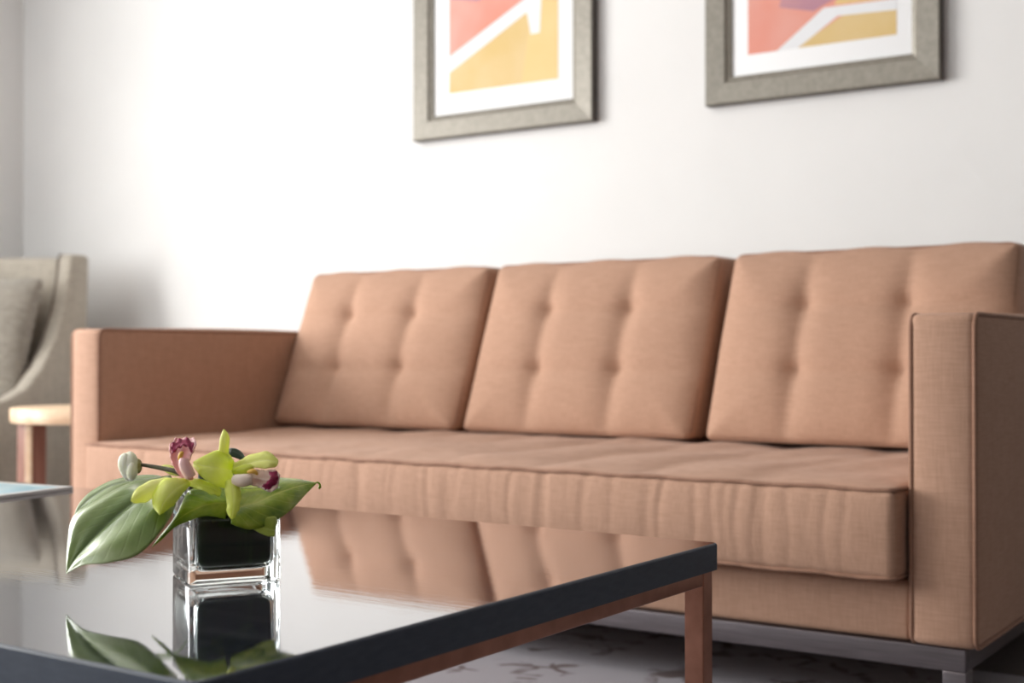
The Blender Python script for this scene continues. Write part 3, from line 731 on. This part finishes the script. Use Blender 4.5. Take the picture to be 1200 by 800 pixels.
# second bloom
f2 = flower('orchid_bloom', 271, 560, -.03, 'lime orchid bloom in the centre with one tall petal and drooping lip')
child(blade('petal', [(271, 552, -.03), (262, 550, -.045), (250, 548, -.055), (238, 546, -.055), (227, 543, -.045)],
            [(272, 538, -.015), (265, 529, -.02), (254, 528, -.03), (240, 534, -.04), (227, 541, -.045)],
            [(270, 567, -.04), (262, 572, -.05), (249, 567, -.06), (236, 558, -.06), (227, 546, -.045)], PETAL, cup=.16, th=.0011), f2)
child(blade('petal', [(260, 536, -.030), (262, 526, -.034), (263, 516, -.036), (263, 509, -.036), (262, 503, -.034)],
            [(254, 534, -.028), (257, 525, -.032), (258, 515, -.034), (260, 508, -.034), (262, 503, -.034)],
            [(268, 536, -.028), (268, 525, -.032), (269, 515, -.034), (267, 508, -.034), (262.5, 503, -.034)], PETAL2, cup=.18), f2)
child(blade('petal', [(271, 562, -.055), (273, 574, -.064), (274, 586, -.072), (273, 598, -.079), (271, 608, -.084)],
            [(264, 565, -.052), (264, 576, -.06), (266, 588, -.068), (266, 599, -.076), (270, 607, -.084)],
            [(278, 564, -.052), (282, 575, -.060), (282, 587, -.068), (279, 599, -.076), (273, 608, -.084)], PETAL, cup=.18, ruffle=.0014, rf=4), f2)
child(blade('petal', [(273, 548, -.03), (288, 545, -.036), (303, 541, -.042), (316, 540, -.046), (326, 542, -.046)],
            [(274, 543, -.022), (288, 536, -.024), (304, 530, -.028), (318, 531, -.034), (326, 540, -.044)],
            [(274, 553, -.035), (287, 551, -.044), (303, 548, -.052), (316, 549, -.054), (325, 545, -.048)], PETAL2, cup=.2, ruffle=.0010, rf=3), f2)
child(blade('petal', *oval((272, 552), (298, 546), 4, 8, -.04, -.05, .4, .004), PETAL, cup=.1), f2)
lipset(f2, [(284, 557, -.05), (293, 558, -.052), (302, 560, -.055), (311, 562, -.058), (319, 563, -.060), (327, 565, -.060)],
       [(285, 549, -.045), (294, 549, -.045), (303, 550, -.048), (312, 551, -.052), (321, 550, -.055), (328, 556, -.058)],
       [(287, 566, -.055), (294, 568, -.055), (302, 570, -.058), (309, 573, -.062), (317, 576, -.064), (324, 572, -.062)], LIPW,
       ([(319, 553, -.064), (321, 558, -.067), (320, 563, -.069), (315, 568, -.070), (310, 571, -.068)],
        [(315, 553, -.064), (317, 559, -.067), (315, 562, -.069), (311, 566, -.070), (307, 569, -.068)],
        [(324, 552, -.061), (326, 558, -.064), (325, 565, -.066), (318, 571, -.067), (311, 574, -.066)]),
       ([(276, 562, -.055), (283, 563, -.060), (290, 562, -.062), (296, 561, -.062)], (.0030, .0066)),
       [(290, 553, -.062), (295, 552, -.063), (299, 553, -.063), (302, 556, -.062)])
# bud on its stem
bd = empty('flower_bud', at(152, 545, D0), 'closed ivory flower bud on a dark stem above the sheen-painted leaf', 'flower')
def bud_part(rx, rz, off, phase, open_):
    bm = bmesh.new(); bmesh.ops.create_uvsphere(bm, u_segments=24, v_segments=16, radius=1)
    for v in bm.verts:
        a = math.atan2(v.co.y, v.co.x); k = 1 + .07 * math.cos(3 * a + phase) + .03 * v.co.z
        v.co = Vector((v.co.x * rx * k, v.co.y * rx * k, v.co.z * rz * (1 + .03 * math.cos(2 * a)))) + Vector(off)
    return bm
PXM = D0 / FPX
obj('inner_petals', bud_part(11.0 * PXM, 17 * PXM, (0, 0, -.001), 0, 0), BUDM, bd)
b1 = RT * (-5 * PXM) + Vector((0, 0, 2 * PXM)) - FW * .003
b2_ = RT * (4 * PXM) + Vector((0, 0, -6 * PXM)) - FW * .005
obj('outer_petal', bud_part(7.2 * PXM, 12.5 * PXM, b1, 1, 0), BUDM, bd)
obj('outer_petal', bud_part(7.0 * PXM, 11.5 * PXM, b2_, 2, 0), BUDM, bd)
b3_ = RT * (10 * PXM) + Vector((0, 0, -1 * PXM)); obj('calyx', bud_part(4.6 * PXM, 8.5 * PXM, b3_, 2, 0), CAL, bd)
o = obj('stem', tube(bmesh.new(), [p - Vector(bd.location) for p in crom([at(163, 544, D0), at(176, 546, D0 - .002), at(192, 549, D0 - .008), at(207, 553, D0 - .015), at(222, 566, D0 - .01), at(236, 600, D0 + .0)], 24)], [.0016 + .0008 * math.sin(i / 24 * 3) for i in range(25)], 10), STEM, bd)
